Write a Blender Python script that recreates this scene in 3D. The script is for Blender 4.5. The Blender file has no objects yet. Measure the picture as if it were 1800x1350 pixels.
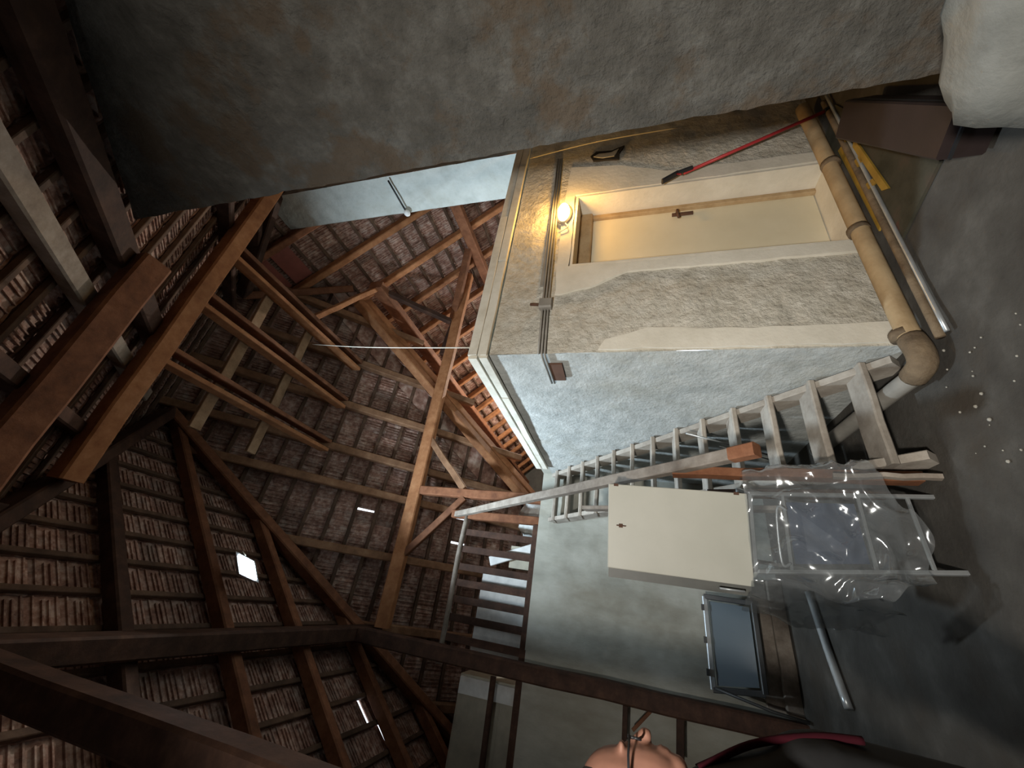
import bpy, bmesh, math, random
from mathutils import Vector, Matrix, noise
random.seed(7)
sc = bpy.context.scene
COL = sc.collection
V = Vector

# ------------------------------------------------------------------ camera
PITCH, YAW, EYE = math.radians(16.7), math.radians(30.0), V((0, 0, 1.6))
FW = V((math.sin(YAW)*math.cos(PITCH), math.cos(YAW)*math.cos(PITCH), math.sin(PITCH)))
RT = V((math.cos(YAW), -math.sin(YAW), 0))
UP = RT.cross(FW)
cam_d = bpy.data.cameras.new('camera'); cam_d.sensor_width = 36; cam_d.lens = 676/1800*36
cam_d.clip_start = 0.02
cam = bpy.data.objects.new('camera', cam_d); COL.objects.link(cam)
M = Matrix((-UP, RT, -FW)).transposed().to_4x4(); M.translation = EYE      # phone held sideways: image right is down
cam.matrix_world = M
sc.camera = cam

# ------------------------------------------------------------------ world, exposure
w = bpy.data.worlds.new('world'); sc.world = w; w.use_nodes = True
bg = w.node_tree.nodes['Background']; bg.inputs[0].default_value = (0.82, 0.9, 1, 1); bg.inputs[1].default_value = 2.0
vs = sc.view_settings
vs.view_transform = 'Standard'; vs.look = 'None'; vs.exposure = 0.15; vs.gamma = 1.0; vs.use_curve_mapping = False

LED_POWER, REAR_POWER, BULB_POWER, LOFT_POWER = 125, 54, 19, 700

# ------------------------------------------------------------------ helpers
def link(o, parent=None):
    COL.objects.link(o)
    if parent is not None: o.parent = parent
    return o
def tag(o, label=None, cat=None, group=None, kind=None):
    if label: o['label'] = label
    if cat: o['category'] = cat
    if group: o['group'] = group
    if kind: o['kind'] = kind
    return o
def thing(name, label, cat, loc=(0, 0, 0), group=None):
    e = bpy.data.objects.new(name, None); e.empty_display_size = .1; e.location = loc
    link(e); return tag(e, label, cat, group)
def make(name, verts, faces, mat, parent=None, smooth=False):
    me = bpy.data.meshes.new(name); me.from_pydata([tuple(v) for v in verts], [], faces); me.update()
    bm = bmesh.new(); bm.from_mesh(me); bmesh.ops.recalc_face_normals(bm, faces=bm.faces); bm.to_mesh(me); bm.free()
    if smooth:
        for p in me.polygons: p.use_smooth = True
    me.materials.append(mat)
    o = bpy.data.objects.new(name, me); link(o, parent)
    if parent is not None and parent.type == 'EMPTY':
        o.matrix_parent_inverse = Matrix.Translation(-parent.location)
    return o
class G:                                     # a geometry collector: one part
    def __init__(s): s.v = []; s.f = []
    def add(s, vs_, fs):
        n = len(s.v); s.v += [V(p) for p in vs_]; s.f += [tuple(i+n for i in f) for f in fs]; return s
    def box(s, a, b):
        (x0, y0, z0), (x1, y1, z1) = a, b
        return s.add([(x0,y0,z0),(x1,y0,z0),(x1,y1,z0),(x0,y1,z0),(x0,y0,z1),(x1,y0,z1),(x1,y1,z1),(x0,y1,z1)],
                     [(3,2,1,0),(4,5,6,7),(0,1,5,4),(1,2,6,5),(2,3,7,6),(3,0,4,7)])
    def beam(s, p0, p1, wd, hg, up=(0,0,1), ch=.12, seg=1, jit=0, roll=0):
        """timber with chamfered edges between two points; wd along side, hg along up"""
        p0, p1 = V(p0), V(p1); d = (p1-p0).normalized(); u = V(up)
        sd = d.cross(u)
        if sd.length < 1e-4: sd = d.cross(V((1, 0, 0)))
        sd.normalize(); u = sd.cross(d).normalized()
        if roll:
            R = Matrix.Rotation(roll, 3, d); sd = R @ sd; u = R @ u
        c = ch*min(wd, hg); a, b = wd/2, hg/2
        prof = [(-a+c,-b),(a-c,-b),(a,-b+c),(a,b-c),(a-c,b),(-a+c,b),(-a,b-c),(-a,-b+c)]
        n = len(s.v)
        for i in range(seg+1):
            t = i/seg; o = p0.lerp(p1, t)
            if jit and 0 < i < seg: o = o + sd*random.uniform(-jit, jit) + u*random.uniform(-jit, jit)
            for q in prof: s.v.append(o + sd*q[0] + u*q[1])
        for i in range(seg):
            for k in range(8):
                s.f.append((n+i*8+k, n+i*8+(k+1) % 8, n+(i+1)*8+(k+1) % 8, n+(i+1)*8+k))
        s.f.append(tuple(n+k for k in range(7, -1, -1))); s.f.append(tuple(n+seg*8+k for k in range(8)))
        return s
    def tube(s, pts, r, k=10, cap=True):
        pts = [V(p) for p in pts]; rs = r if isinstance(r, (list, tuple)) else [r]*len(pts); n = len(s.v)
        t0 = (pts[1]-pts[0]).normalized(); ref = V((0,0,1)) if abs(t0.z) < .9 else V((1,0,0))
        a = t0.cross(ref).normalized()
        for i, p in enumerate(pts):
            t = (pts[min(i+1, len(pts)-1)]-pts[max(i-1, 0)]).normalized()
            a = (a - t*a.dot(t)).normalized(); b = t.cross(a)
            for j in range(k):
                an = 2*math.pi*j/k; s.v.append(p + (a*math.cos(an)+b*math.sin(an))*rs[i])
        for i in range(len(pts)-1):
            for j in range(k):
                s.f.append((n+i*k+j, n+i*k+(j+1) % k, n+(i+1)*k+(j+1) % k, n+(i+1)*k+j))
        if cap:
            s.f.append(tuple(n+j for j in range(k-1, -1, -1))); s.f.append(tuple(n+(len(pts)-1)*k+j for j in range(k)))
        return s
    def ball(s, c, r, nu=14, nv=9, rot=None):
        c = V(c); r = V(r) if not isinstance(r, (int, float)) else V((r, r, r)); n = len(s.v)
        for i in range(nv+1):
            th = math.pi*i/nv
            for j in range(nu):
                ph = 2*math.pi*j/nu
                p = V((r.x*math.sin(th)*math.cos(ph), r.y*math.sin(th)*math.sin(ph), r.z*math.cos(th)))
                s.v.append(c + (rot @ p if rot else p))
        for i in range(nv):
            for j in range(nu):
                s.f.append((n+i*nu+j, n+(i+1)*nu+j, n+(i+1)*nu+(j+1) % nu, n+i*nu+(j+1) % nu))
        return s
    def build(s, name, mat, parent=None, smooth=False):
        return make(name, s.v, s.f, mat, parent, smooth)
def bez(pts, n=8):                           # Catmull-Rom through points
    pts = [V(p) for p in pts]; out = []
    for i in range(len(pts)-1):
        p0, p1, p2, p3 = pts[max(i-1, 0)], pts[i], pts[i+1], pts[min(i+2, len(pts)-1)]
        for k in range(n):
            t = k/n
            out.append(.5*((2*p1)+(p2-p0)*t+(2*p0-5*p1+4*p2-p3)*t*t+(3*p1-p0-3*p2+p3)*t**3))
    return out+[pts[-1]]

# ------------------------------------------------------------------ materials
def mat_new(name):
    m = bpy.data.materials.new(name); m.use_nodes = True
    return m, m.node_tree.nodes, m.node_tree.links, m.node_tree.nodes['Principled BSDF']
def ramp(N, stops):
    r = N.new('ShaderNodeValToRGB'); el = r.color_ramp.elements
    while len(el) < len(stops): el.new(.5)
    for e, (p, c) in zip(el, stops): e.position = p; e.color = (*c, 1)
    return r
def noisy(name, stops, scale=4, detail=8, rough=.85, bump=.3, bscale=30, bdist=.02, stretch=(1,1,1), coord='Object', world=False,
          spec=.3, rand=0.0, big=None, metal=0, nrough=.6):
    m, N, L, P = mat_new(name)
    tc = N.new('ShaderNodeTexCoord'); mp = N.new('ShaderNodeMapping'); mp.inputs['Scale'].default_value = stretch
    if world:
        geo = N.new('ShaderNodeNewGeometry'); L.new(geo.outputs['Position'], mp.inputs[0])
    else: L.new(tc.outputs[coord], mp.inputs[0])
    src = mp.outputs[0]
    if rand:
        oi = N.new('ShaderNodeObjectInfo'); ad = N.new('ShaderNodeVectorMath'); ad.operation = 'ADD'
        sc_ = N.new('ShaderNodeVectorMath'); sc_.operation = 'SCALE'; cm = N.new('ShaderNodeCombineXYZ')
        for k in range(3): L.new(oi.outputs['Random'], cm.inputs[k])
        L.new(cm.outputs[0], sc_.inputs[0]); sc_.inputs['Scale'].default_value = 37
        L.new(mp.outputs[0], ad.inputs[0]); L.new(sc_.outputs[0], ad.inputs[1]); src = ad.outputs[0]
    n1 = N.new('ShaderNodeTexNoise'); n1.inputs['Scale'].default_value = scale; n1.inputs['Detail'].default_value = detail
    n1.inputs['Roughness'].default_value = nrough
    L.new(src, n1.inputs['Vector']); r = ramp(N, stops); L.new(n1.outputs['Fac'], r.inputs[0]); out = r.outputs[0]
    if big:                                  # second, larger stain layer: (scale, lo, hi, colour, amount)
        n3 = N.new('ShaderNodeTexNoise'); n3.inputs['Scale'].default_value = big[0]; n3.inputs['Detail'].default_value = 6
        n3.inputs['Roughness'].default_value = .65
        L.new(src, n3.inputs['Vector'])
        mr = N.new('ShaderNodeMapRange'); mr.inputs[1].default_value = big[1]; mr.inputs[2].default_value = big[2]
        mr.inputs[4].default_value = big[4]; L.new(n3.outputs['Fac'], mr.inputs[0])
        mx = N.new('ShaderNodeMix'); mx.data_type = 'RGBA'; L.new(mr.outputs[0], mx.inputs[0])
        L.new(out, mx.inputs[6]); mx.inputs[7].default_value = (*big[3], 1); out = mx.outputs[2]
    if rand:
        hs = N.new('ShaderNodeHueSaturation'); mr2 = N.new('ShaderNodeMapRange')
        mr2.inputs[3].default_value = 1-rand; mr2.inputs[4].default_value = 1+rand
        L.new(oi.outputs['Random'], mr2.inputs[0]); L.new(mr2.outputs[0], hs.inputs['Value']); L.new(out, hs.inputs['Color']); out = hs.outputs[0]
    L.new(out, P.inputs['Base Color'])
    P.inputs['Roughness'].default_value = rough; P.inputs['Specular IOR Level'].default_value = spec; P.inputs['Metallic'].default_value = metal
    if bump:
        n2 = N.new('ShaderNodeTexNoise'); n2.inputs['Scale'].default_value = bscale; n2.inputs['Detail'].default_value = 9
        n2.inputs['Roughness'].default_value = .62
        L.new(src, n2.inputs['Vector']); bp = N.new('ShaderNodeBump'); bp.inputs['Strength'].default_value = bump; bp.inputs['Distance'].default_value = bdist
        L.new(n2.outputs['Fac'], bp.inputs['Height']); L.new(bp.outputs[0], P.inputs['Normal'])
    return m
def plain(name, col, rough=.5, metal=0, spec=.4, bump=.08, bscale=60):
    c = V(col)
    return noisy(name, [(.3, tuple(c*.82)), (.7, tuple(c*1.12))], scale=7, rough=rough, bump=bump, bscale=bscale, bdist=.005, spec=spec, metal=metal)
def emis(name, col, st):
    m, N, L, P = mat_new(name); P.inputs['Base Color'].default_value = (*col, 1)
    P.inputs['Emission Color'].default_value = (*col, 1); P.inputs['Emission Strength'].default_value = st
    return m

def wood(name, a, b, c, along='z', rand=.18, rough=.75, bump=.35, scale=6):
    return noisy(name, [(.28, a), (.5, b), (.75, c)], scale=scale, rough=rough, bump=bump, bscale=14, bdist=.01, world=True, rand=rand,
                 big=(1.6, .52, .72, tuple(V(a)*.6), .6), nrough=.7)
WOOD = wood('red_brown_timber', (.105,.040,.020), (.20,.080,.038), (.30,.135,.07))
WOOD_ORANGE = wood('orange_timber', (.22,.085,.034), (.36,.155,.066), (.50,.25,.12))
WOOD_DARK = wood('dark_timber', (.030,.016,.011), (.065,.032,.021), (.12,.062,.04))
WOOD_GREY = wood('weathered_grey_timber', (.16,.125,.10), (.27,.225,.185), (.40,.35,.30))
WOOD_TAN = wood('tan_timber', (.20,.115,.06), (.34,.21,.12), (.48,.33,.21))
BOARD_PALE = wood('pale_sawn_board', (.60,.56,.47), (.72,.69,.60), (.82,.79,.71), rand=.06, bump=.15)
BATTEN = wood('batten_wood', (.055,.030,.019), (.10,.057,.036), (.19,.115,.075))
RAFTER_B = wood('brown_rafter', (.15,.075,.038), (.25,.13,.07), (.36,.21,.12))
TILE = noisy('clay_roof_tile', [(.28, (.13,.058,.042)), (.5, (.30,.165,.122)), (.70, (.52,.37,.30))], scale=16, detail=6, rough=.7, bump=.4,
             bscale=45, bdist=.008, rand=.25, spec=.35, big=(9, .5, .7, (.60,.50,.43), .6))
TILE_JOINED = noisy('clay_roof_tile_far', [(.28, (.13,.058,.042)), (.5, (.30,.165,.122)), (.70, (.52,.37,.30))], scale=9, detail=6, rough=.7, bump=.4,
             bscale=45, bdist=.008, world=True, spec=.35, big=(5, .5, .7, (.60,.50,.43), .55))
TILE_RED = plain('smooth_red_sheet', (.24,.07,.05), rough=.4, spec=.5)
PLASTER = noisy('rough_lime_plaster', [(.25, (.36,.33,.275)), (.48, (.56,.525,.45)), (.72, (.74,.705,.63))], scale=9, rough=.95, bump=.9, bscale=24, bdist=.03, nrough=.75,
                world=True, big=(2.2, .52, .72, (.30,.25,.17), .45))
PLASTER_SMOOTH = noisy('smooth_render', [(.3, (.62,.58,.49)), (.7, (.76,.72,.63))], scale=4, rough=.9, bump=.25, bscale=25, bdist=.015, world=True)
PLASTER_GREY = noisy('grey_cement_render', [(.25, (.33,.345,.335)), (.5, (.45,.465,.45)), (.75, (.57,.58,.56))], scale=6, rough=.95, bump=.6, bscale=26, bdist=.02,
                     world=True, big=(1.1, .52, .7, (.33,.31,.25), .5))
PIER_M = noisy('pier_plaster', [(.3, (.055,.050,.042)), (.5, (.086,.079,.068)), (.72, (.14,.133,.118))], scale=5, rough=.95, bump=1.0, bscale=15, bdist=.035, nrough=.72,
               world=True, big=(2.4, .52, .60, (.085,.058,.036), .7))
PALE_CHIM = noisy('pale_grey_render', [(.3, (.50,.53,.50)), (.7, (.68,.71,.68))], scale=6, rough=.95, bump=.5, bscale=22, bdist=.02, world=True,
                  big=(3, .55, .7, (.4,.41,.36), .6))
CONCRETE = noisy('old_concrete_wall', [(.3, (.34,.335,.29)), (.5, (.45,.445,.39)), (.72, (.55,.545,.49))], scale=3, rough=.95, bump=.4, bscale=20, bdist=.015,
                 world=True, stretch=(1, 1, .45), big=(1.2, .5, .7, (.22,.18,.12), .5))
FLOOR_M = noisy('dusty_concrete_floor', [(.3, (.045,.040,.035)), (.55, (.072,.066,.058)), (.75, (.115,.107,.096))], scale=3, rough=.95, bump=.5, bscale=24, bdist=.012,
                world=True, big=(1.4, .5, .7, (.06,.046,.033), .6))
OUTER = noisy('outer_masonry', [(.3, (.1,.09,.08)), (.7, (.16,.15,.13))], scale=3, world=True)
DOOR_M = noisy('cream_door_paint', [(.3, (.66,.60,.44)), (.7, (.74,.68,.52))], scale=2, rough=.55, bump=.05, bscale=40, bdist=.004, world=True)
FRAME_M = wood('door_frame_wood', (.30,.20,.10), (.42,.30,.17), (.52,.40,.25), rand=.05, bump=.12)
CREAM = noisy('cream_enamel', [(.3, (.47,.465,.405)), (.7, (.54,.53,.47))], scale=2, rough=.4, bump=.03, bscale=30, bdist=.004,
              big=(18, .70, .76, (.3,.26,.2), .5))
SHADED_SIDE = plain('shaded_enamel_side', (.11,.11,.10), rough=.45)  # shade of the recessed cabinet side is put into this colour
WHITE = plain('white_painted_board', (.84,.85,.84), rough=.6)
CREAM_PANEL = plain('cream_panel', (.50,.47,.38), rough=.6)
STEEL = plain('bare_steel', (.50,.52,.53), rough=.35, metal=.6)
STEEL_DK = plain('dark_steel', (.10,.10,.10), rough=.5, metal=.5)
RUST = plain('rusty_iron', (.11,.055,.035), rough=.8, bump=.3)
PIPE_M = noisy('beige_clay_pipe', [(.3, (.28,.19,.10)), (.7, (.46,.34,.20))], scale=5, rough=.8, bump=.2, world=True)
CLAY = noisy('brown_clay_fitting', [(.3, (.10,.07,.045)), (.7, (.22,.16,.10))], scale=8, rough=.85, bump=.5, world=True)
YELLOW = noisy('chipped_yellow_paint', [(.3, (.24,.14,.02)), (.65, (.38,.24,.04))], scale=6, rough=.6, bump=.1, world=True, big=(9, .62, .7, (.2,.12,.05), .7))
BLACK = plain('black_plastic', (.018,.018,.02), rough=.5)
RED = plain('red_metal_rod', (.42,.035,.04), rough=.4)
WIRE_GREY = plain('grey_conduit', (.27,.25,.22), rough=.6)
CORD_W = plain('white_cord', (.75,.70,.6), rough=.7)
BLUE = plain('dark_blue_sheet', (.06,.085,.14), rough=.35)
SACK = noisy('white_plastic_sack', [(.3, (.52,.54,.53)), (.7, (.68,.70,.70))], scale=3, rough=.45, bump=.5, bscale=9, bdist=.03, world=True)
BUNDLE = noisy('grimy_white_sheet', [(.3, (.16,.16,.145)), (.7, (.25,.25,.23))], scale=3, rough=.5, bump=.4, bscale=7, bdist=.03, world=True, big=(2.5,.5,.6,(.12,.12,.11),.6))
STAIR_W = wood('worn_grey_stair_wood', (.24,.20,.165), (.38,.335,.285), (.50,.455,.40))
BROWN_BOX = plain('dark_brown_leatherette', (.022,.012,.011), rough=.6)
MAT_GREEN = noisy('stained_fibre_board', [(.35, (.035,.033,.021)), (.55, (.055,.05,.035)), (.72, (.075,.055,.04))], scale=6, rough=.9, bump=.2, world=True,
                  big=(5, .64, .72, (.12,.03,.022), .8))
ALU = plain('aluminium_profile', (.55,.58,.60), rough=.35, metal=.5)
SKIN = plain('skin', (.30,.145,.10), rough=.6, bump=.05)
HAIR = plain('dark_hair', (.035,.025,.02), rough=.6)
JACKET = plain('black_cloth', (.012,.012,.013), rough=.9)
TRIM_RED = plain('dark_red_cloth', (.028,.003,.006), rough=.95, spec=.1)
TROUSER = plain('dark_denim', (.03,.035,.05), rough=.9)
HOLE = plain('dark_hole', (.03,.025,.02), rough=1)
STONE = plain('pale_rubble', (.42,.40,.35), rough=.95, bump=.5)
def film(name, tint=(.9,.93,.95), gloss=.33):
    m, N, L, P = mat_new(name); N.remove(P); out = N['Material Output']
    tr = N.new('ShaderNodeBsdfTransparent'); tr.inputs[0].default_value = (*tint, 1)
    gl = N.new('ShaderNodeBsdfGlossy'); gl.inputs['Roughness'].default_value = .12; gl.inputs[0].default_value = (.9,.93,.95,1)
    df = N.new('ShaderNodeBsdfDiffuse'); df.inputs[0].default_value = (.5,.52,.53,1)
    fr = N.new('ShaderNodeLayerWeight'); fr.inputs[0].default_value = .3
    tc = N.new('ShaderNodeTexCoord'); n = N.new('ShaderNodeTexNoise'); n.inputs['Scale'].default_value = 5; n.inputs['Detail'].default_value = 2
    bp = N.new('ShaderNodeBump'); bp.inputs['Strength'].default_value = .5; bp.inputs['Distance'].default_value = .03
    L.new(tc.outputs['Object'], n.inputs['Vector']); L.new(n.outputs['Fac'], bp.inputs['Height'])
    L.new(bp.outputs[0], gl.inputs['Normal']); L.new(bp.outputs[0], fr.inputs['Normal'])
    mr = N.new('ShaderNodeMapRange'); mr.inputs[3].default_value = gloss*.35; mr.inputs[4].default_value = min(1, gloss*2.4)
    L.new(fr.outputs['Facing'], mr.inputs[0])
    m1 = N.new('ShaderNodeMixShader'); m1.inputs[0].default_value = .16; L.new(tr.outputs[0], m1.inputs[1]); L.new(df.outputs[0], m1.inputs[2])
    m2 = N.new('ShaderNodeMixShader'); L.new(mr.outputs[0], m2.inputs[0]); L.new(m1.outputs[0], m2.inputs[1]); L.new(gl.outputs[0], m2.inputs[2])
    L.new(m2.outputs[0], out.inputs[0]); return m
FILM = film('clear_plastic_film'); 
def glass(name):
    m, N, L, P = mat_new(name); P.inputs['Base Color'].default_value = (.22,.27,.31,1); P.inputs['Roughness'].default_value = .15
    P.inputs['Transmission Weight'].default_value = .35; P.inputs['IOR'].default_value = 1.45; return m
GLASS = glass('dusty_window_glass')

# ------------------------------------------------------------------ the setting
def rough_panel(g, o, du, dv, nrm, nu, nv, amp, fr=1.0, edge=True):
    """a grid with real unevenness; displacement is a function of world position so neighbours meet"""
    o, du, dv, nrm = V(o), V(du), V(dv), V(nrm); n0 = len(g.v)
    for j in range(nv+1):
        for i in range(nu+1):
            p = o + du*(i/nu) + dv*(j/nv)
            d = noise.fractal(p*2.2*fr, .9, 2.1, 5)*amp + noise.noise(p*11*fr)*amp*.35
            g.v.append(p + nrm*d)
    for j in range(nv):
        for i in range(nu):
            a = n0+j*(nu+1)+i; g.f.append((a, a+1, a+nu+2, a+nu+1))
LOFT = 2.78
g = G(); rough_panel(g, (-3.3,-1.5,0), (8.6,0,0), (0,7.2,0), (0,0,1), 120, 100, .008)
tag(g.build('floor', FLOOR_M, smooth=True), kind='structure')

# block with the door: front wall at Y 2.35, side wall at X 1.62
BX, BY = 1.62, 2.35
DX0, DX1, DZ0, DZ1 = 2.53, 3.43, .05, 2.05
g = G(); N_ = (0,-1,0)
rough_panel(g, (BX,BY,0), (DX0-BX,0,0), (0,0,2.64), N_, 46, 132, .012)
rough_panel(g, (DX1,BY,0), (5.1-DX1,0,0), (0,0,2.64), N_, 66, 132, .012)
rough_panel(g, (DX0,BY,DZ1), (DX1-DX0,0,0), (0,0,2.64-DZ1), N_, 46, 30, .012)
rough_panel(g, (DX0,BY,0), (DX1-DX0,0,0), (0,0,DZ0), N_, 46, 4, .006)
wf = tag(g.build('wall_front', PLASTER, smooth=True), kind='structure')
# recess reveal, smooth render
g = G(); R0 = BY-.012; R1 = BY+.3
g.box((DX0-.02,R0,DZ0-.03),(DX0,R1,DZ1)); g.box((DX1,R0,DZ0-.03),(DX1+.02,R1,DZ1)); g.box((DX0-.02,R0,DZ1),(DX1+.02,R1,DZ1+.02)); g.box((DX0-.02,R0,DZ0-.05),(DX1+.02,R1,DZ0))
g.build('reveal', PLASTER_SMOOTH, wf)
def patch(name, pts, depth, mat, parent, seed=0, n=46, wob=.02, y=BY):
    """a smooth render skim with an irregular edge, standing proud of the wall"""
    pts = [V((p[0], 0, p[1])) for p in pts]; out = []
    for i in range(len(pts)):
        a, b = pts[i], pts[(i+1) % len(pts)]; k = max(2, int((b-a).length/.05))
        for j in range(k):
            p = a.lerp(b, j/k); out.append(p + V((noise.noise(p*5+V((seed,0,0))), 0, noise.noise(p*5+V((0,seed,9)))))*wob)
    vs_ = [(p.x, y-depth, p.z) for p in out] + [(p.x, y+.01, p.z) for p in out]; m = len(out)
    fs = [tuple(range(m))] + [(i, i+m, (i+1) % m+m, (i+1) % m) for i in range(m)]
    return make(name, vs_, fs, mat, parent)
patch('render_band', [(DX0-.12,0.02),(DX0-.03,0.02),(DX0-.03,2.08),(DX1+.03,2.08),(DX1+.03,.02),(DX1+.16,.02),(DX1+.2,1.2),(DX1+.42,1.7),(DX1+.5,2.16),(2.9,2.19),(2.2,2.17),(2.25,1.9),(DX0-.14,1.6)], .018, PLASTER_SMOOTH, wf, 3)
patch('corner_band', [(BX+.015,.03),(BX+.17,.03),(BX+.16,.8),(BX+.2,1.45),(BX+.1,1.75),(BX+.015,1.8)], .018, PLASTER_SMOOTH, wf, 8, wob=.014)
# broken-out hole in the plaster right of the lamp
patch('plaster_hole', [(3.93,1.66),(3.98,1.80),(4.0,1.93),(4.1,1.98),(4.16,1.9),(4.12,1.76),(4.17,1.63),(4.06,1.68)], .016, HOLE, wf, 5, wob=.03)
patch('exposed_stone', [(4.0,1.73),(4.01,1.84),(4.05,1.93),(4.09,1.88),(4.08,1.76),(4.12,1.68),(4.05,1.71)], .024, STONE, wf, 6, wob=.02)
# side wall
g = G(); rough_panel(g, (BX,BY,0), (0,3.1,0), (0,0,2.64), (-1,0,0), 120, 110, .008)
ws = tag(g.build('wall_side', PLASTER_GREY, smooth=True), kind='structure')
# wall under the loft, parallel to the front wall
g = G(); rough_panel(g, (-3.2,5.42,0), (4.95,0,0), (0,0,2.62), (0,-1,0), 130, 80, .01)
tag(g.build('wall_back', CONCRETE, smooth=True), kind='structure')
g = G(); rough_panel(g, (-3.0,-1.4,0), (0,6.9,0), (0,0,2.7), (1,0,0), 40, 20, .01)
tag(g.build('wall_left', CONCRETE, smooth=True), kind='structure')
g = G(); rough_panel(g, (-3.1,-1.4,0), (8.3,0,0), (0,0,2.7), (0,1,0), 40, 20, .01)
tag(g.build('wall_rear', CONCRETE, smooth=True), kind='structure')
g = G(); rough_panel(g, (5.05,-1.4,0), (0,3.8,0), (0,0,2.7), (-1,0,0), 40, 30, .01)
tag(g.build('wall_right', CONCRETE, smooth=True), kind='structure')
# outer walls below the eaves and the far gable
g = G()
g.box((-3.5,-1.65,-.05),(-3.2,8.3,2.5)); g.box((8.3,-1.65,-.05),(8.6,17.1,2.62)); g.box((-3.5,-1.65,-.05),(8.6,-1.36,2.62)); g.box((-3.5,8.06,-.05),(.85,8.36,2.62)); g.box((.5,8.06,-.05),(.8,17.2,2.62))
tag(g.build('wall_outer', OUTER), kind='structure')
g = G(); g.add([(.5,17,0),(8.5,17,0),(8.5,17,2.7),(4.539,17,7.0),(.5,17,2.55),(.5,17.2,0),(8.5,17.2,0),(8.5,17.2,2.7),(4.539,17.2,7.0),(.5,17.2,2.55)],
               [(0,1,2,3,4),(9,8,7,6,5),(0,5,6,1),(1,6,7,2),(2,7,8,3),(3,8,9,4),(4,9,5,0)])
tag(g.build('wall_gable', OUTER), kind='structure')
# the loft floor slab round the stairwell
g = G()
g.box((BX+.005,BY+.03,2.6),(8.35,17.05,LOFT-.01)); g.box((-3.4,5.425,2.6),(BX+.004,8.2,LOFT-.01)); g.box((-3.4,-1.6,2.6),(-2.98,5.424,LOFT-.01)); g.box((5.06,-1.6,2.6),(8.35,BY+.029,LOFT-.01)); g.box((.76,8.2,2.6),(BX+.004,17.05,LOFT-.01)); g.box((-2.97,-1.6,2.6),(5.05,-1.38,LOFT-.01))
tag(g.build('floor_loft', CONCRETE), kind='structure')

# edge boards of the loft floor
def board_run(n, pts, nm, parts):
    e = bpy.data.objects.new(nm, None); link(e); tag(e, kind='structure')
    for a, b, z0, z1, off in parts:
        gg = G(); p = V(pts[0]).lerp(V(pts[1]), a); q = V(pts[0]).lerp(V(pts[1]), b)
        zc = (z0+z1)/2; gg.beam((p.x+off[0], p.y+off[1], zc), (q.x+off[0], q.y+off[1], zc), .035, z1-z0, ch=.1, seg=4, jit=.0025)
        gg.build('board', BOARD_PALE, e)
    return e
board_run(1, [(BX-.03,BY-.035,0),(5.0,BY-.035,0)], 'trim_1', [(0,.48,2.725,2.80,(0,0)),(.482,1,2.725,2.80,(0,.004)),(0,.3,2.645,2.72,(0,.004)),(.302,.72,2.645,2.72,(0,0)),(.722,1,2.645,2.72,(0,.004))])
board_run(2, [(BX-.035,BY-.03,0),(BX-.035,5.05,0)], 'trim_2', [(0,.55,2.725,2.80,(0,0)),(.552,1,2.725,2.80,(.004,0)),(0,.24,2.64,2.71,(.004,0)),(.242,.66,2.64,2.71,(0,0)),(.662,1,2.64,2.71,(.004,0))])

# near masonry pier on the right
PX, PY = 2.0, 1.05
g = G()
def pier_top(y): return 4.1+1.1*y-.19
nu, nv = 70, 120; n0 = len(g.v)
for j in range(nv+1):
    for i in range(nu+1):
        y = PY - 2.4*i/nu; t = j/nv; z = t*pier_top(y); p = V((PX,y,z))
        d = noise.fractal(p*2.0, .9, 2.1, 5)*.018 + noise.noise(p*9)*.006
        e = 1 if i else 0
        wob = noise.noise(V((0,0,z*4)))*.012 + noise.noise(V((5,0,z*17)))*.008 if i == 0 else 0
        g.v.append(V((PX-d*min(1, i/2+.3), y+wob, z)))
for j in range(nv):
    for i in range(nu):
        a = n0+j*(nu+1)+i; g.f.append((a, a+1, a+nu+2, a+nu+1))
n1 = len(g.v)                                # return face of the pier
for j in range(nv+1):
    q = g.v[n0+j*(nu+1)]; g.v.append(q.copy()); g.v.append(V((PX+.9, q.y, (j/nv)*pier_top(PY))))
for j in range(nv):
    a = n1+j*2; g.f.append((a, a+2, a+3, a+1))
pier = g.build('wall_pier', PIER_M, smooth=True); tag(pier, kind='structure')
# pale chimney on the loft
g = G(); rough_panel(g, (4.55,2.42,LOFT), (0,.55,0), (0,0,3.95), (-1,0,0), 24, 110, .012); rough_panel(g, (4.55,2.42,LOFT), (.6,0,0), (0,0,3.6), (0,-1,0), 24, 110, .012)
rough_panel(g, (4.55,2.97,LOFT), (.6,0,0), (0,0,3.6), (0,1,0), 10, 30, .0)
tag(g.build('wall_chimney', PALE_CHIM, smooth=True), kind='structure')

# ------------------------------------------------------------------ the roof
T = 1.1; CS = 1/math.sqrt(1+T*T); SN = T*CS
EAVE = 2.6
class Plane:
    def __init__(s, kind, c): s.k = kind; s.c = c
    def pt(s, h, t, off=0):
        """h: coordinate along the eave, t: horizontal run coordinate, off: distance above the tile underside"""
        k = s.k
        if k == 'A': x, y, z, n = t, h, s.c-T*t, V((SN,0,CS))
        if k in 'CE': x, y, z, n = t, h, s.c+T*t, V((-SN,0,CS))
        if k == 'B': x, y, z, n = h, t, s.c-T*t, V((0,SN,CS))
        if k == 'D': x, y, z, n = h, t, s.c+T*t, V((0,-SN,CS))
        return V((x, y, z)) + n*off
    def frame(s):
        k = s.k
        if k == 'A': return V((0,1,0)), V((CS,0,-SN)), V((SN,0,CS))
        if k in 'CE': return V((0,-1,0)), V((-CS,0,-SN)), V((-SN,0,CS))
        if k == 'B': return V((-1,0,0)), V((0,CS,-SN)), V((0,SN,CS))
        if k == 'D': return V((1,0,0)), V((0,-CS,-SN)), V((0,-SN,CS))
    def dn(s): return 1 if s.k in 'AB' else -1
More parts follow.
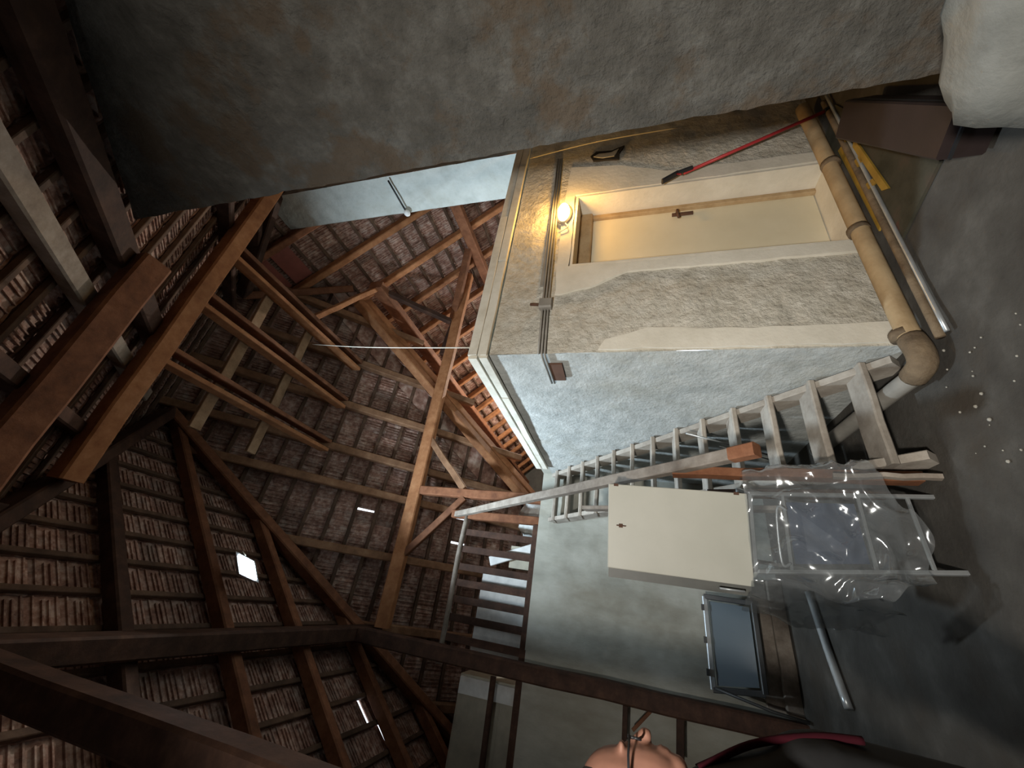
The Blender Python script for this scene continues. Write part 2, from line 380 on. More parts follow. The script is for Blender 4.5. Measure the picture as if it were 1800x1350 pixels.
RZ = [ (1.5,3.364), (3.59,3.364), (4.539,4.312) ]
PLN = {
 'A': (Plane('A', 11.75), [(3.364,3.59),(4.312,4.539),(17,4.539),(17,8.32),(-1.364,8.32)]),          # (h,t) = (Y,X)
 'B': (Plane('B', 11.5), [(1.5,3.364),(3.59,3.364),(4.539,4.312),(.76,8.09),(-3.227,8.09)]),           # (X,Y)
 'C': (Plane('C', 6.15), [(3.364,1.5),(8.09,-3.227),(-1.364,-3.227)]),                                 # (Y,X)
 'D': (Plane('D', 4.1), [(1.5,3.364),(3.59,3.364),(8.32,-1.364),(-3.227,-1.364)]),                     # (X,Y)
 'E': (Plane('E', 1.765), [(4.312,4.539),(17,4.539),(17,.76),(8.09,.76)]),                             # (Y,X)
}
def clip_line(poly, axis, val):
    """interval of the other coordinate where the line coord[axis]=val crosses the convex polygon"""
    out = []
    for i in range(len(poly)):
        a, b = poly[i], poly[(i+1) % len(poly)]
        if (a[axis]-val)*(b[axis]-val) <= 0 and abs(a[axis]-b[axis]) > 1e-9:
            t = (val-a[axis])/(b[axis]-a[axis]); out.append(a[1-axis]+t*(b[1-axis]-a[1-axis]))
    return (min(out), max(out)) if len(out) > 1 else None
def inside(poly, p, m=0):
    def pip(x, y):
        c = False
        for i in range(len(poly)):
            (x0, y0), (x1, y1) = poly[i], poly[(i+1) % len(poly)]
            if (y0 > y) != (y1 > y) and x < (x1-x0)*(y-y0)/(y1-y0)+x0: c = not c
        return c
    return any(pip(p[0]+a*m, p[1]+b*m) for a, b in ((0,0),(1,0),(-1,0),(0,1),(0,-1),(.7,.7),(-.7,.7),(.7,-.7),(-.7,-.7)))
# the interlocking clay tile: curved pan, raised edges, two ribs below, nib at the head
TW, TC = .20, .32
def tile_mesh():
    xs = [-.106,-.085,-.05,0,.05,.085,.106]; zs = [.010,.006,.0,-.004,.0,.006,.010]; v = []; f = []
    for y in (0,.37):
        for x, z in zip(xs, zs): v.append((x, y, z)); v.append((x, y, z+.014))
    n = len(xs)*2
    for i in range(len(xs)-1):
        a = i*2
        f += [(a, a+2, a+2+n, a+n), (a+1, a+1+n, a+3+n, a+3), (a, a+1, a+3, a+2), (a+n, a+n+2, a+n+3, a+n+1)]
    f += [(0, n, n+1, 1), (n-2, n-1, 2*n-1, 2*n-2)]
    for x, y0, y1, hh in ((-.020,.09,.31,.018), (.018,.09,.31,.018), (-.070,.05,.36,.010), (.066,.05,.36,.010)):
        b = len(v)
        for y in (y0, y1):
            for dx, z in ((-.007,.002),(-.005,-hh),(.005,-hh),(.007,.002)): v.append((x+dx, y, z))
        f += [(b,b+1,b+5,b+4),(b+1,b+2,b+6,b+5),(b+2,b+3,b+7,b+6),(b,b+3,b+2,b+1),(b+4,b+5,b+6,b+7)]
    return v, f
TV, TF = tile_mesh()
tile_me = bpy.data.meshes.new('tile'); tile_me.from_pydata(TV, [], TF); tile_me.update(); tile_me.materials.append(TILE)
def proj(p):
    q = V(p)-EYE; d = q.dot(FW)
    if d < .2: return None
    return 900-676*q.dot(UP)/d, 675-676*q.dot(RT)/d
ROOF_NAMES = {'A': 'roof_right', 'B': 'roof_back', 'C': 'roof_left', 'D': 'roof_front', 'E': 'roof_wing'}
SLIPPED = {'B': [(.98,6.45),(.54,6.42),(.38,6.5),(.75,5.49),(-.76,6.1)], 'C': [(5.24,-1.51),(5.4,-1.62),(6.6,-2.0)], 'A': [], 'D': [], 'E': []}
roots = {}
for key, (pl, poly) in PLN.items():
    root = bpy.data.objects.new(ROOF_NAMES[key], None); link(root); tag(root, kind='structure'); roots[key] = root
    U, S, Nn = pl.frame(); R = Matrix((U, S, Nn)).transposed().to_4x4(); sgn = pl.dn()
    top = min(p[1] for p in poly) if sgn > 0 else max(p[1] for p in poly)
    bot = max(p[1] for p in poly) if sgn > 0 else min(p[1] for p in poly)
    ncourse = int(abs(bot-top)/(TC*CS))+2
    h0, h1 = min(p[0] for p in poly), max(p[0] for p in poly)
    tilt = Matrix.Rotation(.055, 4, 'X')
    cand = []
    for c in range(-1, ncourse):
        t = top + sgn*c*TC*CS
        tm = t + sgn*.5*TC*CS
        for i in range(int((h1-h0)/TW)+3):
            h = h0 - TW + i*TW
            marg = .24
            if not inside(poly, (h, tm), marg): continue
            if key in 'BE' and h*0+ (tm+h) > 8.85+.05 and key == 'B': continue
            if key == 'E' and (tm+h) < 8.85-.02: continue
            q = pl.pt(h, t, .028)
            cand.append((q, h, tm, c))
    slip = {}
    for sh, st in SLIPPED[key]:
        k = min(range(len(cand)), key=lambda k: (cand[k][1]-sh)**2+(cand[k][2]-st)**2); slip[k] = 1
    order = []
    for k, (q, h, tm, c) in enumerate(cand):
        pr = proj(q)
        if pr and -20 < pr[0] < 1820 and -20 < pr[1] < 1370 and key != 'E': order.append(((q-EYE).length, k))
    order.sort(); chosen = {k for _, k in order[:300]}
    sv, sf = [], []
    for k, (q, h, tm, c) in enumerate(cand):
        jit = Matrix.Rotation(random.gauss(0, .008), 4, 'Z') @ Matrix.Rotation(random.gauss(0, .01), 4, 'Y')
        off = V((0,0,random.uniform(-.003,.003)))
        if k in slip: off = V((.045, 0, .012))
        m = Matrix.Translation(q) @ R @ Matrix.Translation(off) @ jit @ tilt.inverted()
        if k in chosen:
            o = bpy.data.objects.new('tile', tile_me); link(o, root); o.matrix_world = m
        else:
            n = len(sv); sv += [tuple(m @ V(p)) for p in TV]; sf += [tuple(i+n for i in ff) for ff in TF]
    if sv:
        me = bpy.data.meshes.new('far_tiles'); me.from_pydata(sv, [], sf); me.update(); me.materials.append(TILE_JOINED)
        o = bpy.data.objects.new('far_tiles', me); link(o, root); tag(o, kind='stuff')
    # battens under each course
    for c in range(0, ncourse):
        t = top + sgn*(c*TC+.03)*CS
        iv = clip_line(poly, 1, t)
        if not iv or iv[1]-iv[0] < .1: continue
        G().beam(pl.pt(iv[0], t, -.02), pl.pt(iv[1], t, -.02), .05, .04, up=Nn, seg=max(1, int((iv[1]-iv[0])/1.2)), jit=.002).build('batten', BATTEN, root)
# rafters
RAFT = {'A': [-.9,-.1,.7,1.5,2.25,3.03,3.8,4.63,5.4,6.2,7.0,7.8,8.6,9.4,10.2,11,11.8,12.6,13.4,14.2,15,15.8,16.6],
        'B': [4.0,3.16,2.37,1.64,1.11,.25,-.65,-1.5,-2.3], 'C': [-.1,.8,1.7,2.6,3.5,4.42,5.4,6.3,7.2],
        'D': [-2.4,-1.6,-.8,0,.72,3.3,4.1,4.9,5.8,6.6], 'E': [5.2,6.1,7,7.9,8.8,9.7,10.6,11.5,12.4,13.3,14.2,15.1,16]}
for key, lst in RAFT.items():
    pl, poly = PLN[key]; Nn = pl.frame()[2]
    for h in lst:
        iv = clip_line(poly, 0, h)
        if not iv: continue
        a, b = iv
        if key == 'B' and h > .8: b = min(b+.62, 7.6)
        mat = {'A': WOOD_ORANGE if h > 3.3 else WOOD, 'B': RAFTER_B, 'C': WOOD_DARK, 'D': WOOD_DARK, 'E': WOOD_DARK}[key]
        if key == 'C' and h > 3.2: mat = WOOD
        G().beam(pl.pt(h, a, -.11), pl.pt(h, b, -.11), .11, .14, up=Nn, seg=4, jit=.004).build('rafter', mat, roots[key])
G().beam(PLN['D'][0].pt(1.40,2.6,-.09), PLN['D'][0].pt(1.40,-1.2,-.09), .14, .10, up=PLN['D'][0].frame()[2], seg=3, jit=.003).build('rafter', WOOD_GREY, roots['D'])
G().beam(PLN['D'][0].pt(1.80,2.4,-.11), PLN['D'][0].pt(1.80,-1.2,-.11), .2, .14, up=PLN['D'][0].frame()[2], seg=3, jit=.003).build('rafter', WOOD_DARK, roots['D'])
def along_hip(p, q, o): return V(p)+V((0,0,o)), V(q)+V((0,0,o))
def hipz(key, h, t, dz): p = PLN[key][0].pt(h, t); p.z += dz; return p
hips = [('B', (1.5,3.364), (-3.1,7.96), WOOD, .12), ('A', (3.364,3.59), (4.312,4.539), WOOD, .12), ('D', (1.5,3.364), (-3.1,-1.24), WOOD_DARK, .12), ('D', (3.59,3.364), (8.2,-1.24), WOOD_DARK, .12)]
for key, a, b, mat, wd in hips:
    p, q = hipz(key, *a, -.24), hipz(key, *b, -.24)
    G().beam(p, q, wd, .2, seg=5, jit=.006).build('hip_rafter', mat, roots[key])
# outer caps over hips and ridges, sheet below the valley
capg = {}
def cap(key, p, q, dz, wd=.34, drop=.25):
    p, q = V(p), V(q); d = (q-p); d.z = 0; d.normalize(); sd = V((-d.y, d.x, 0))
    gg = G(); a = [p+sd*wd+V((0,0,dz-drop)), p+V((0,0,dz)), p-sd*wd+V((0,0,dz-drop))]; b = [q+sd*wd+V((0,0,dz-drop)), q+V((0,0,dz)), q-sd*wd+V((0,0,dz-drop))]
    gg.add(a+b, [(0,1,4,3),(1,2,5,4)]); gg.build('ridge_cap', TILE_JOINED, roots[key])
for key, a, b, _, _ in hips: cap(key, hipz(key, *a, 0), hipz(key, *b, 0), .20, .36, .26)
cap('B', (1.3,3.364,7.8), (3.8,3.364,7.8), .16, .4, .36); cap('A', (4.539,4.1,6.757), (4.539,17.1,6.757), .16, .4, .36)
vd = V((-1,1,0)).normalized(); vs_ = V((1,1,0)).normalized()
p, q = hipz('B', 4.539,4.312,-.03), hipz('B', .70,8.15,-.03)
g = G(); g.add([p-vs_*.34+V((0,0,.27)), p, p+vs_*.34+V((0,0,.27)), q-vs_*.34+V((0,0,.27)), q, q+vs_*.34+V((0,0,.27))], [(0,1,4,3),(1,2,5,4)])
g.build('valley_sheet', TILE_JOINED, roots['B'])

# ------------------------------------------------------------------ roof timbers
def timber(name, label, p0, p1, wd, hg, mat, cat='beam', group=None, up=(0,0,1), seg=6, jit=.006, roll=0):
    o = G().beam(p0, p1, wd, hg, up=up, ch=.1, seg=seg, jit=jit, roll=roll).build(name, mat)
    return tag(o, label, cat, group)
for i, dx in enumerate((-.10,.10)):
    o_ = vs_*dx
    timber('valley_beam', ('left', 'right')[i]+' one of the two orange valley beams lying side by side behind the block', hipz('B',4.35,4.5,-.22)+o_, hipz('B',.85,8.0,-.22)+o_, .18, .16, WOOD_ORANGE)
timber('ridge_beam', 'dark ridge beam with a lit lower edge running back above the pale edge boards', (4.58,4.30,6.0), (4.58,16.9,6.0), .15, .26, WOOD, seg=8)
timber('purlin', 'long brown purlin crossing in front of the tiled back slope, with knee braces', (-.62,5.57,4.80), (5.95,5.57,4.93), .16, .19, WOOD_ORANGE, seg=10, roll=.12)
timber('purlin', 'dark purlin along the left roof slope, resting on tall dark posts', (-.70,5.75,5.0), (-.70,-1.0,5.05), .16, .2, WOOD_DARK, seg=8)
timber('purlin', 'purlin under the right roof slope beside the pale chimney', (6.15,1.0,4.66), (6.15,16.9,4.6), .15, .2, WOOD, seg=8)
timber('purlin', 'thick reddish purlin high above, carrying the front ends of the double ties', (.30,2.08,5.98), (4.3,2.08,5.98), .17, .2, WOOD_ORANGE, seg=6)
timber('purlin', 'dark reddish purlin on the near roof slope above the first one', (-.35,1.32,5.15), (1.85,1.32,5.15), .2, .18, WOOD, seg=6)
timber('post', 'tall dark post standing on the floor in front of the concrete wall', (-.72,5.24,0), (-.70,5.24,4.9), .17, .17, WOOD_DARK, 'post', seg=8)
timber('post', 'dark post in the near left corner under the purlin', (-.745,1.73,0), (-.735,1.73,4.93), .16, .16, WOOD_DARK, 'post', seg=8)
timber('post', 'reddish post on the loft between two knee braces', (1.28,5.57,LOFT), (1.26,5.57,4.74), .13, .13, WOOD, 'post', seg=4)
timber('knee_brace', 'greyish knee brace right of the loft post', (2.12,5.55,4.80), (1.33,5.55,4.02), .10, .07, RAFTER_B, 'brace', up=(0,1,0))
timber('knee_brace', 'red-brown knee brace left of the loft post', (.33,5.55,4.74), (1.2,5.55,3.98), .10, .08, WOOD, 'brace', up=(0,1,0))
COLL = [(1.60, 'lowest'), (2.33, 'middle'), (3.05, 'uppermost')]
for x, wd_ in COLL:
    for s_, sn in ((-1, 'left'), (1, 'right')):
        timber('collar_tie', sn+' plank of the '+{'lowest': 'double tie nearest the lamp', 'middle': 'middle double tie', 'uppermost': 'double tie nearest the pale chimney'}[wd_]+' between the slopes', (x+s_*.072,2.02,6.04), (x+s_*.066,4.66,6.04), .05, .17, WOOD_ORANGE if s_ < 0 else WOOD, 'tie', 'double collar ties', seg=5, jit=.004)
timber('cross_plank', 'pale plank laid across the double ties, nearer the front slope', (1.1,2.88,6.17), (3.2,2.88,6.17), .13, .05, WOOD_TAN, 'plank')
timber('cross_plank', 'pale plank laid across the double ties, nearer the back slope', (1.1,3.64,6.17), (3.2,3.64,6.17), .13, .05, WOOD_TAN, 'plank')
timber('strut', 'light orange strut from the ridge beam end to the upper tie', (4.52,4.36,6.02), (3.2,3.55,6.10), .08, .10, WOOD_ORANGE, 'strut')
timber('strut', 'dark strut from the ridge beam end down to the purlin', (4.60,4.52,5.95), (4.60,5.46,5.0), .10, .10, WOOD_DARK, 'strut')
timber('strut', 'dark short strut below the ridge beam, left of the purlin end', (3.95,5.68,5.10), (4.75,5.66,5.03), .10, .12, WOOD_DARK, 'strut')
timber('strut', 'brown strut rising from the purlin end towards the chimney side', (4.75,5.6,5.03), (6.1,5.0,4.75), .12, .14, WOOD, 'strut')
o = G()
redp = roots['A']
for a, b, y0, y1 in ((4.20,4.42,3.1,3.73),(3.93,4.15,3.1,3.73)):
    pl = PLN['A'][0]; gg = G(); q = [pl.pt(y0,a,-.055), pl.pt(y1,a,-.055), pl.pt(y1,b,-.045), pl.pt(y0,b,-.045)]; n = pl.frame()[2]*.012
    gg.add(q+[p_+n for p_ in q], [(0,1,2,3),(7,6,5,4),(0,4,5,1),(1,5,6,2),(2,6,7,3),(3,7,4,0)]); tag(gg.build('red_sheet', TILE_RED, redp), 'smooth red sheet patched between two rafters')

# ------------------------------------------------------------------ door
door = bpy.data.objects.new('door_1', None); door.location = (2.98, BY+.25, 0); link(door); tag(door, kind='structure')
LY = BY+.24
G().beam((DX0+.45,LY+.02,.06),(DX0+.45,LY+.02,1.93),.80,.04,up=(0,1,0),ch=.05).build('leaf', DOOR_M, door)
g = G(); g.beam((DX0+.025,LY,.05),(DX0+.025,LY,2.05),.05,.07,up=(0,1,0)); g.beam((DX1-.025,LY,.05),(DX1-.025,LY,2.05),.05,.07,up=(0,1,0)); g.beam((DX0,LY-.01,1.99),(DX1,LY-.01,1.99),.09,.12)
g.build('frame', FRAME_M, door)
bolt = G().beam((DX1-.12,LY-.02,1.02),(DX1-.12,LY-.02,1.20),.035,.018,up=(0,1,0)).build('latch_plate', RUST, door)
G().tube([(DX1-.12,LY-.03,1.16),(DX1-.12,LY-.07,1.16),(DX1-.23,LY-.075,1.155)],.011).build('lever', RUST, bolt, True)

# ------------------------------------------------------------------ stair
st = thing('wooden_stair', 'steep open wooden stair with worn grey treads against the grey wall', 'stairs', (1.28,2.3,0))
XL, XR = .97, 1.575
def sp(t): return V((0, 2.28+3.12*t, 0+2.75*t))     # nosing line
dirv = (sp(1)-sp(0)).normalized(); nv_ = V((0,-dirv.z,dirv.y))
for x in (XL+.0, XR+.0):
    a = sp(-.0)+V((x,0,0))-nv_*.12; b = sp(.962)+V((x,0,0))-nv_*.12
    a = a - dirv*(a.z/dirv.z) + dirv*.02
    G().beam(a, b, .05, .17, up=nv_, seg=6, jit=.003).build('stringer', STAIR_W, st)
NT = 13
for k in range(1, NT+1):
    z = 2.75*k/(NT+1); y = 2.28+3.12*k/(NT+1)
    G().beam((XL-.03,y+.10,z-.02),(XR+.03,y+.10,z-.02), .20+random.uniform(-.01,.01), .042, seg=5, jit=.003, ch=.2).build('tread', STAIR_W, st)
hr = timber('stair_handrail', 'grey squared stair handrail rising to the loft, its lower end cut red', (.93,2.38,.91), (.93,5.42,3.99), .075, .075, WOOD_GREY, 'handrail', seg=8, jit=.003)
G().beam((.93,2.36,.89),(.93,2.47,1.0),.079,.079,ch=.1).build('cut_end', WOOD, hr)
timber('newel_post', 'brown newel post where the handrail reaches the loft', (.96,5.49,LOFT-.05), (.94,5.49,4.08), .11, .11, WOOD, 'post', seg=3)
timber('loose_plank', 'long red-brown plank leaning along the open side of the stair', (.90,2.62,.03), (.91,2.80,1.30), .10, .055, WOOD, 'plank', up=(1,0,0))
timber('loose_plank', 'short grey batten on the floor at the foot of the stair', (.86,2.46,.03), (.88,2.60,.45), .05, .025, WOOD_GREY, 'plank', up=(1,0,0))
timber('loose_plank', 'grey plank leaning behind the cream cabinet under the handrail', (.905,3.36,.03), (.88,4.05,2.02), .11, .035, WOOD_GREY, 'plank', up=(1,0,0))
timber('loose_plank', 'brown board standing behind the plastic-wrapped stand', (.90,2.95,.03), (.90,3.25,1.0), .16, .03, WOOD_DARK, 'plank', up=(1,0,0))
tag(G().tube([(1.42,3.30,1.12),(1.40,3.7,.36)],.008).build('steel_rod', STEEL, None, True), 'thin bright steel rod leaning behind the stair treads', 'rod')
tag(G().tube([(1.36,3.42,.85),(1.36,3.75,.28)],.006).build('steel_rod', STEEL, None, True), 'shorter thin steel rod behind the lower stair treads', 'rod')

# ------------------------------------------------------------------ loft railing and stored boards
rl = thing('loft_railing', 'dark slatted railing with a grey round top rail on the loft edge', 'railing', (0,5.46,LOFT))
G().tube(bez([(.93,5.46,3.84),(.4,5.46,3.86),(-.2,5.46,3.85),(-.85,5.46,3.85)],3),.035).build('top_rail', WOOD_GREY, rl, True)
for x in (.70,.475,.25,.055,-.14,-.35,-.57):
    G().beam((x,5.47,LOFT+.005),(x+.01,5.47,3.86),.085,.025,up=(0,1,0)).build('slat', WOOD_DARK, rl)
G().beam((.9,5.44,2.80),(-3.0,5.44,2.80),.03,.08,seg=6,jit=.004).build('kick_board', WOOD_DARK, rl)
G().tube([(-.85,5.46,3.12),(-2.9,5.46,3.10)],.035).build('lower_rail', WOOD_DARK, rl, True)
tag(G().beam((.27,5.72,3.16),(-.85,5.75,3.18),.76,.02,up=(0,1,0),ch=.05,roll=0).build('leaning_board', WHITE), 'white board leaning behind the dark railing slats', 'panel')
wc = thing('cream_chest', 'cream chest with two long drawers on the loft beyond the post', 'chest', (-1.4,5.85,LOFT))
G().box((-1.95,5.72,LOFT),(-.93,6.1,3.62)).build('body', CREAM_PANEL, wc)
G().beam((-1.02,5.70,3.37),(-1.94,5.70,3.37),.03,.44).build('drawer', CREAM_PANEL, wc); G().beam((-1.06,5.70,2.93),(-1.94,5.70,2.93),.03,.26).build('drawer', CREAM_PANEL, wc)
G().box((-1.12,5.66,2.8),(-.95,5.715,3.6)).build('side_strip', WHITE, wc)
def sack(name, label, c, r, mat, seed, amp=.25):
    me = bmesh.new(); bmesh.ops.create_icosphere(me, subdivisions=4, radius=1)
    for v_ in me.verts:
        d = noise.fractal(v_.co*1.6+V((seed,0,0)), .8, 2, 4)*amp + noise.noise(v_.co*6+V((0,seed,0)))*amp*.25
        v_.co *= 1+d; v_.co.z = max(v_.co.z, -.75)
        v_.co = V(c)+V((v_.co.x*r[0], v_.co.y*r[1], v_.co.z*r[2]))
    m = bpy.data.meshes.new(name); me.to_mesh(m); me.free(); m.materials.append(mat)
    for p_ in m.polygons: p_.use_smooth = True
    o = bpy.data.objects.new(name, m); link(o); return tag(o, label, 'sack')
sack('white_sack', 'crumpled white sack on the loft at the stair head', (1.05,5.95,LOFT+.17), (.34,.22,.22), SACK, 3)
tag(G().beam((.62,5.56,LOFT+.03),(.38,5.57,3.42),.12,.05,up=(0,1,0)).build('white_batten', WHITE), 'white painted batten leaning against the railing slats', 'batten')
tag(G().box((.34,5.62,LOFT),(.62,5.86,LOFT+.38)).build('carton', CREAM_PANEL), 'small cream carton behind the railing near the stair head', 'box')

# ------------------------------------------------------------------ cabinet on its wrapped stand
ang = math.radians(-13)
cb = thing('metal_cabinet', 'cream metal wall cabinet with a small lock, set on a wrapped steel stand', 'cabinet', (.53,2.9,.87))
cl = V((.26,2.86,.87)); ax = V((math.cos(ang), math.sin(ang), 0)); ay = V((-math.sin(ang), math.cos(ang), 0)); CW, CD, CH = .53, .27, .86
def cp(u_, v_, z_): return cl+ax*u_+ay*v_+V((0,0,z_))
def obox(gg, u0,u1,v0,v1,z0,z1):
    gg.add([cp(u0,v0,z0),cp(u1,v0,z0),cp(u1,v1,z0),cp(u0,v1,z0),cp(u0,v0,z1),cp(u1,v0,z1),cp(u1,v1,z1),cp(u0,v1,z1)],
           [(3,2,1,0),(4,5,6,7),(0,1,5,4),(1,2,6,5),(2,3,7,6),(3,0,4,7)]); return gg
obox(G(),-.062,CW,.03,CD,.012,CH-.01).build('body', SHADED_SIDE, cb)
d_ = obox(G(),-.004,CW+.004,.0,.026,.004,CH-.004).build('door', CREAM, cb)
bv = d_.modifiers.new('b','BEVEL'); bv.width = .006; bv.segments = 2
obox(obox(G(),CW*.5-.012,CW*.5+.012,-.006,.0,CH-.10,CH-.075),CW*.5-.003,CW*.5+.003,-.012,-.006,CH-.12,CH-.06).build('lock', RUST, d_)
for z_ in (.05, CH-.07): obox(G(),CW-.01,CW+.008,-.003,.004,z_,z_+.03).build('hinge', RUST, d_)
h_ = [cp(-.034,.03,.06),cp(-.034,-.004,.06),cp(-.034,-.004,.19),cp(-.034,.03,.19)]
G().tube(h_,.006,8).build('side_handle', ALU, cb, True)
sd_ = thing('steel_stand', 'steel stand with splayed legs and a dark blue sheet, wrapped in clear film', 'stand', (.6,2.8,0))
tl, tr = V((.34,2.84,.86)), V((.78,2.74,.86)); bl, br = V((.44,3.10,.86)), V((.88,3.0,.86))
fl, frr = V((.42,2.58,0)), V((.80,2.62,0)); kl, kr = V((.42,3.3,0)), V((.86,3.3,0))
for a, b in ((tl,fl),(tr,frr),(bl,kl),(br,kr)): G().beam(a, b, .022, .022).build('leg', STEEL, sd_)
for a, b, t in ((tl,tr,0),(tr,br,0),(br,bl,0),(bl,tl,0)): G().beam(a, b, .022, .022).build('top_bar', STEEL, sd_)
for t in (.20,.62,.87):
    G().beam(tl.lerp(fl,t), tr.lerp(frr,t), .016, .016).build('cross_bar', STEEL, sd_)
a, b, c, d = tl.lerp(fl,.23), tr.lerp(frr,.22), tr.lerp(frr,.60), tl.lerp(fl,.60); u = (b-a)*.1
g = G(); off = V((0,.012,0)); q = [a+u+off, b-u+off, c-u+off, d+u+off]; g.add(q+[p_+V((0,.01,0)) for p_ in q], [(0,1,2,3),(7,6,5,4),(0,4,5,1),(1,5,6,2),(2,6,7,3),(3,7,4,0)])
g.build('blue_sheet', BLUE, sd_)
a = tl.lerp(fl,.14)+V((.05,-.03,0)); b = tr.lerp(frr,.14)+V((-.10,-.03,0))
G().tube(bez([a+V((0,0,-.05)),a+V((.0,-.01,.0)),b,b+V((0,0,-.05))],5),.007).build('bent_handle', ALU, sd_, True)
# crumpled film over the stand
g = G(); nu, nv = 60, 44; n0 = 0
for j in range(nv+1):
    for i in range(nu+1):
        s_ = i/nu; t = j/nv                    # s along the wrap (right side, front, left side), t downwards
        if s_ < .18: p = V((.93,3.06,0)).lerp(V((.86,2.66,0)), s_/.18)
        elif s_ < .70: p = V((.86,2.66,0)).lerp(V((.24,2.76,0)), (s_-.18)/.52)
        else: p = V((.24,2.76,0)).lerp(V((.10,3.1,0)), (s_-.70)/.30)
        end = .20 + .10*math.sin(s_*9)+.10*noise.noise(V((s_*6,0,3))) + (.22 if .62 < s_ < .8 else 0)*(.8-abs(s_-.71)*5)
        z = .90 - (.90-end)*t
        lean = V((.04,-.14,0))*t + (V((-.06,-.04,0))*t if s_ > .6 else V((0,0,0)))
        q = p+lean+V((0,0,z)); nz = (.05-abs(noise.noise(q*4.5))*.11)+(.02-abs(noise.noise(q*11+V((3,1,7))))*.045)
        g.v.append(q+V((nz*.6*(1 if s_ > .18 else 1.3), -nz-.01, nz*.4)))
for j in range(nv):
    for i in range(nu): a = j*(nu+1)+i; g.f.append((a, a+1, a+nu+2, a+nu+1))
tag(g.build('plastic_wrap', FILM, None, True), 'crumpled clear plastic film hanging round the steel stand', 'plastic film')

# ------------------------------------------------------------------ things along the back wall
wn = thing('window_sash', 'old window sash with grey glass leaning against the concrete wall', 'window sash', (-.1,5.2,.3))
q = [V((.31,5.26,.78)),V((-.52,5.26,.77)),V((-.46,5.12,.34)),V((.30,5.12,.34))]
for i in range(4): G().beam(q[i], q[(i+1) % 4], .05, .05, up=(0,1,0)).build('frame_bar', STEEL_DK if i else ALU, wn)
n_ = V((0,.008,0)); qq = [V((.27,5.25,.74)),V((-.48,5.25,.73)),V((-.42,5.13,.38)),V((.26,5.13,.38))]
G().add(qq+[p_+n_ for p_ in qq],[(0,1,2,3),(7,6,5,4),(0,4,5,1),(1,5,6,2),(2,6,7,3),(3,7,4,0)]).build('pane', GLASS, wn)
for x in (.2,-.1,-.38): G().box((x-.03,5.215,.80),(x+.03,5.235,.825)).build('fitting', STEEL_DK, wn)
G().tube([(-.5,5.2,.76),(-.58,5.1,.3),(-.6,5.05,.03)],.014).build('stay', STEEL_DK, wn, True)
timber('base_board', 'upper grey board lying on edge along the foot of the concrete wall', (.55,5.34,.235), (-.6,5.34,.2), .04, .17, WOOD_GREY, 'board')
timber('base_board', 'lower grey board lying along the foot of the concrete wall', (.55,5.28,.075), (-.62,5.26,.07), .06, .14, WOOD_GREY, 'board')
tag(G().tube(bez([(.42,4.48,.035),(0,4.33,.034),(-.36,4.17,.035)],4),.03,12).build('grey_pipe', STEEL, None, True), 'grey pipe lying on the dark floor beside the boards', 'pipe')
br_ = thing('tool_bracket', 'dark wooden bracket with two pegs fixed to the tall post', 'bracket', (-.9,5.2,1.5))
G().beam((-.80,5.2,1.62),(-1.10,5.2,1.63),.04,.05).build('peg', WOOD_DARK, br_); G().beam((-.80,5.2,1.10),(-1.12,5.2,1.12),.05,.07).build('peg', WOOD_DARK, br_)
G().beam((-.78,5.2,1.36),(-.98,5.2,1.55),.03,.03).build('strut', WOOD, br_)

# ------------------------------------------------------------------ floor-level things right of the stair
pp = thing('drain_pipe', 'beige drain pipe running along the foot of the door wall', 'pipe', (2.7,2.22,.1))
G().tube(bez([(4.1,2.24,.12),(3.2,2.23,.105),(2.4,2.215,.10),(1.54,2.20,.09)],6),.052,14).build('pipe_run', PIPE_M, pp, True)
for x in (3.25,2.5,1.62): G().tube([(x,2.222,.105),(x-.04,2.22,.103)],.062,14).build('collar', CLAY, pp, True)
G().tube(bez([(1.56,2.2,.09),(1.46,2.18,.09),(1.39,2.20,.09),(1.37,2.30,.085)],5),[.062]*16,14).build('elbow', CLAY, pp, True)
G().tube(bez([(1.37,2.28,.085),(1.39,2.6,.08),(1.42,3.6,.08)],4),.05,12).build('branch', WIRE_GREY, pp, True)
for i, (y, r) in enumerate(((2.135,.022),(2.085,.012))):
    tag(G().tube(bez([(3.95,y,.03),(2.8,y-.01,.028),(1.5,y-.03,.03)],6),r,10).build('thin_pipe', (CLAY, STEEL)[i], None, True), ('dark thin pipe lying beside the beige drain pipe', 'narrow bright pipe on the floor below the drain pipe')[i], 'pipe')
g = G(); g.add([(3.75,2.06,.004),(2.32,1.66,.004),(2.20,2.08,.004),(3.7,2.30,.004),(3.75,2.06,.02),(2.32,1.66,.02),(2.20,2.08,.02),(3.7,2.30,.02)],[(3,2,1,0),(4,5,6,7),(0,1,5,4),(1,2,6,5),(2,3,7,6),(3,0,4,7)])
tag(g.build('fibre_board', MAT_GREEN), 'stained dark fibre board lying on the floor before the door', 'board')
yb = thing('yellow_bracket', 'flat yellow metal bracket with slots lying on the dark board', 'bracket', (2.9,2.08,.03))
def flat(pts, z0, z1):
    m = len(pts); return [(x,y,z0) for x,y in pts]+[(x,y,z1) for x,y in pts], [tuple(range(m-1,-1,-1)), tuple(range(m,2*m))]+[(i,(i+1)%m,(i+1)%m+m,i+m) for i in range(m)]
for pts in ([(3.42,2.09),(3.36,2.15),(3.30,2.12),(3.36,2.07)], [(3.22,2.03),(3.18,2.07),(2.60,2.02),(2.55,1.97)], [(3.36,2.20),(3.33,2.13),(2.44,2.10),(2.40,2.17)], [(3.05,2.06),(2.98,2.05),(3.0,2.13),(3.08,2.13)], [(2.76,2.04),(2.70,2.03),(2.74,2.11),(2.80,2.11)]):
    v_, f_ = flat(pts, .024, .036); make('bracket_strip', v_, f_, YELLOW, yb)
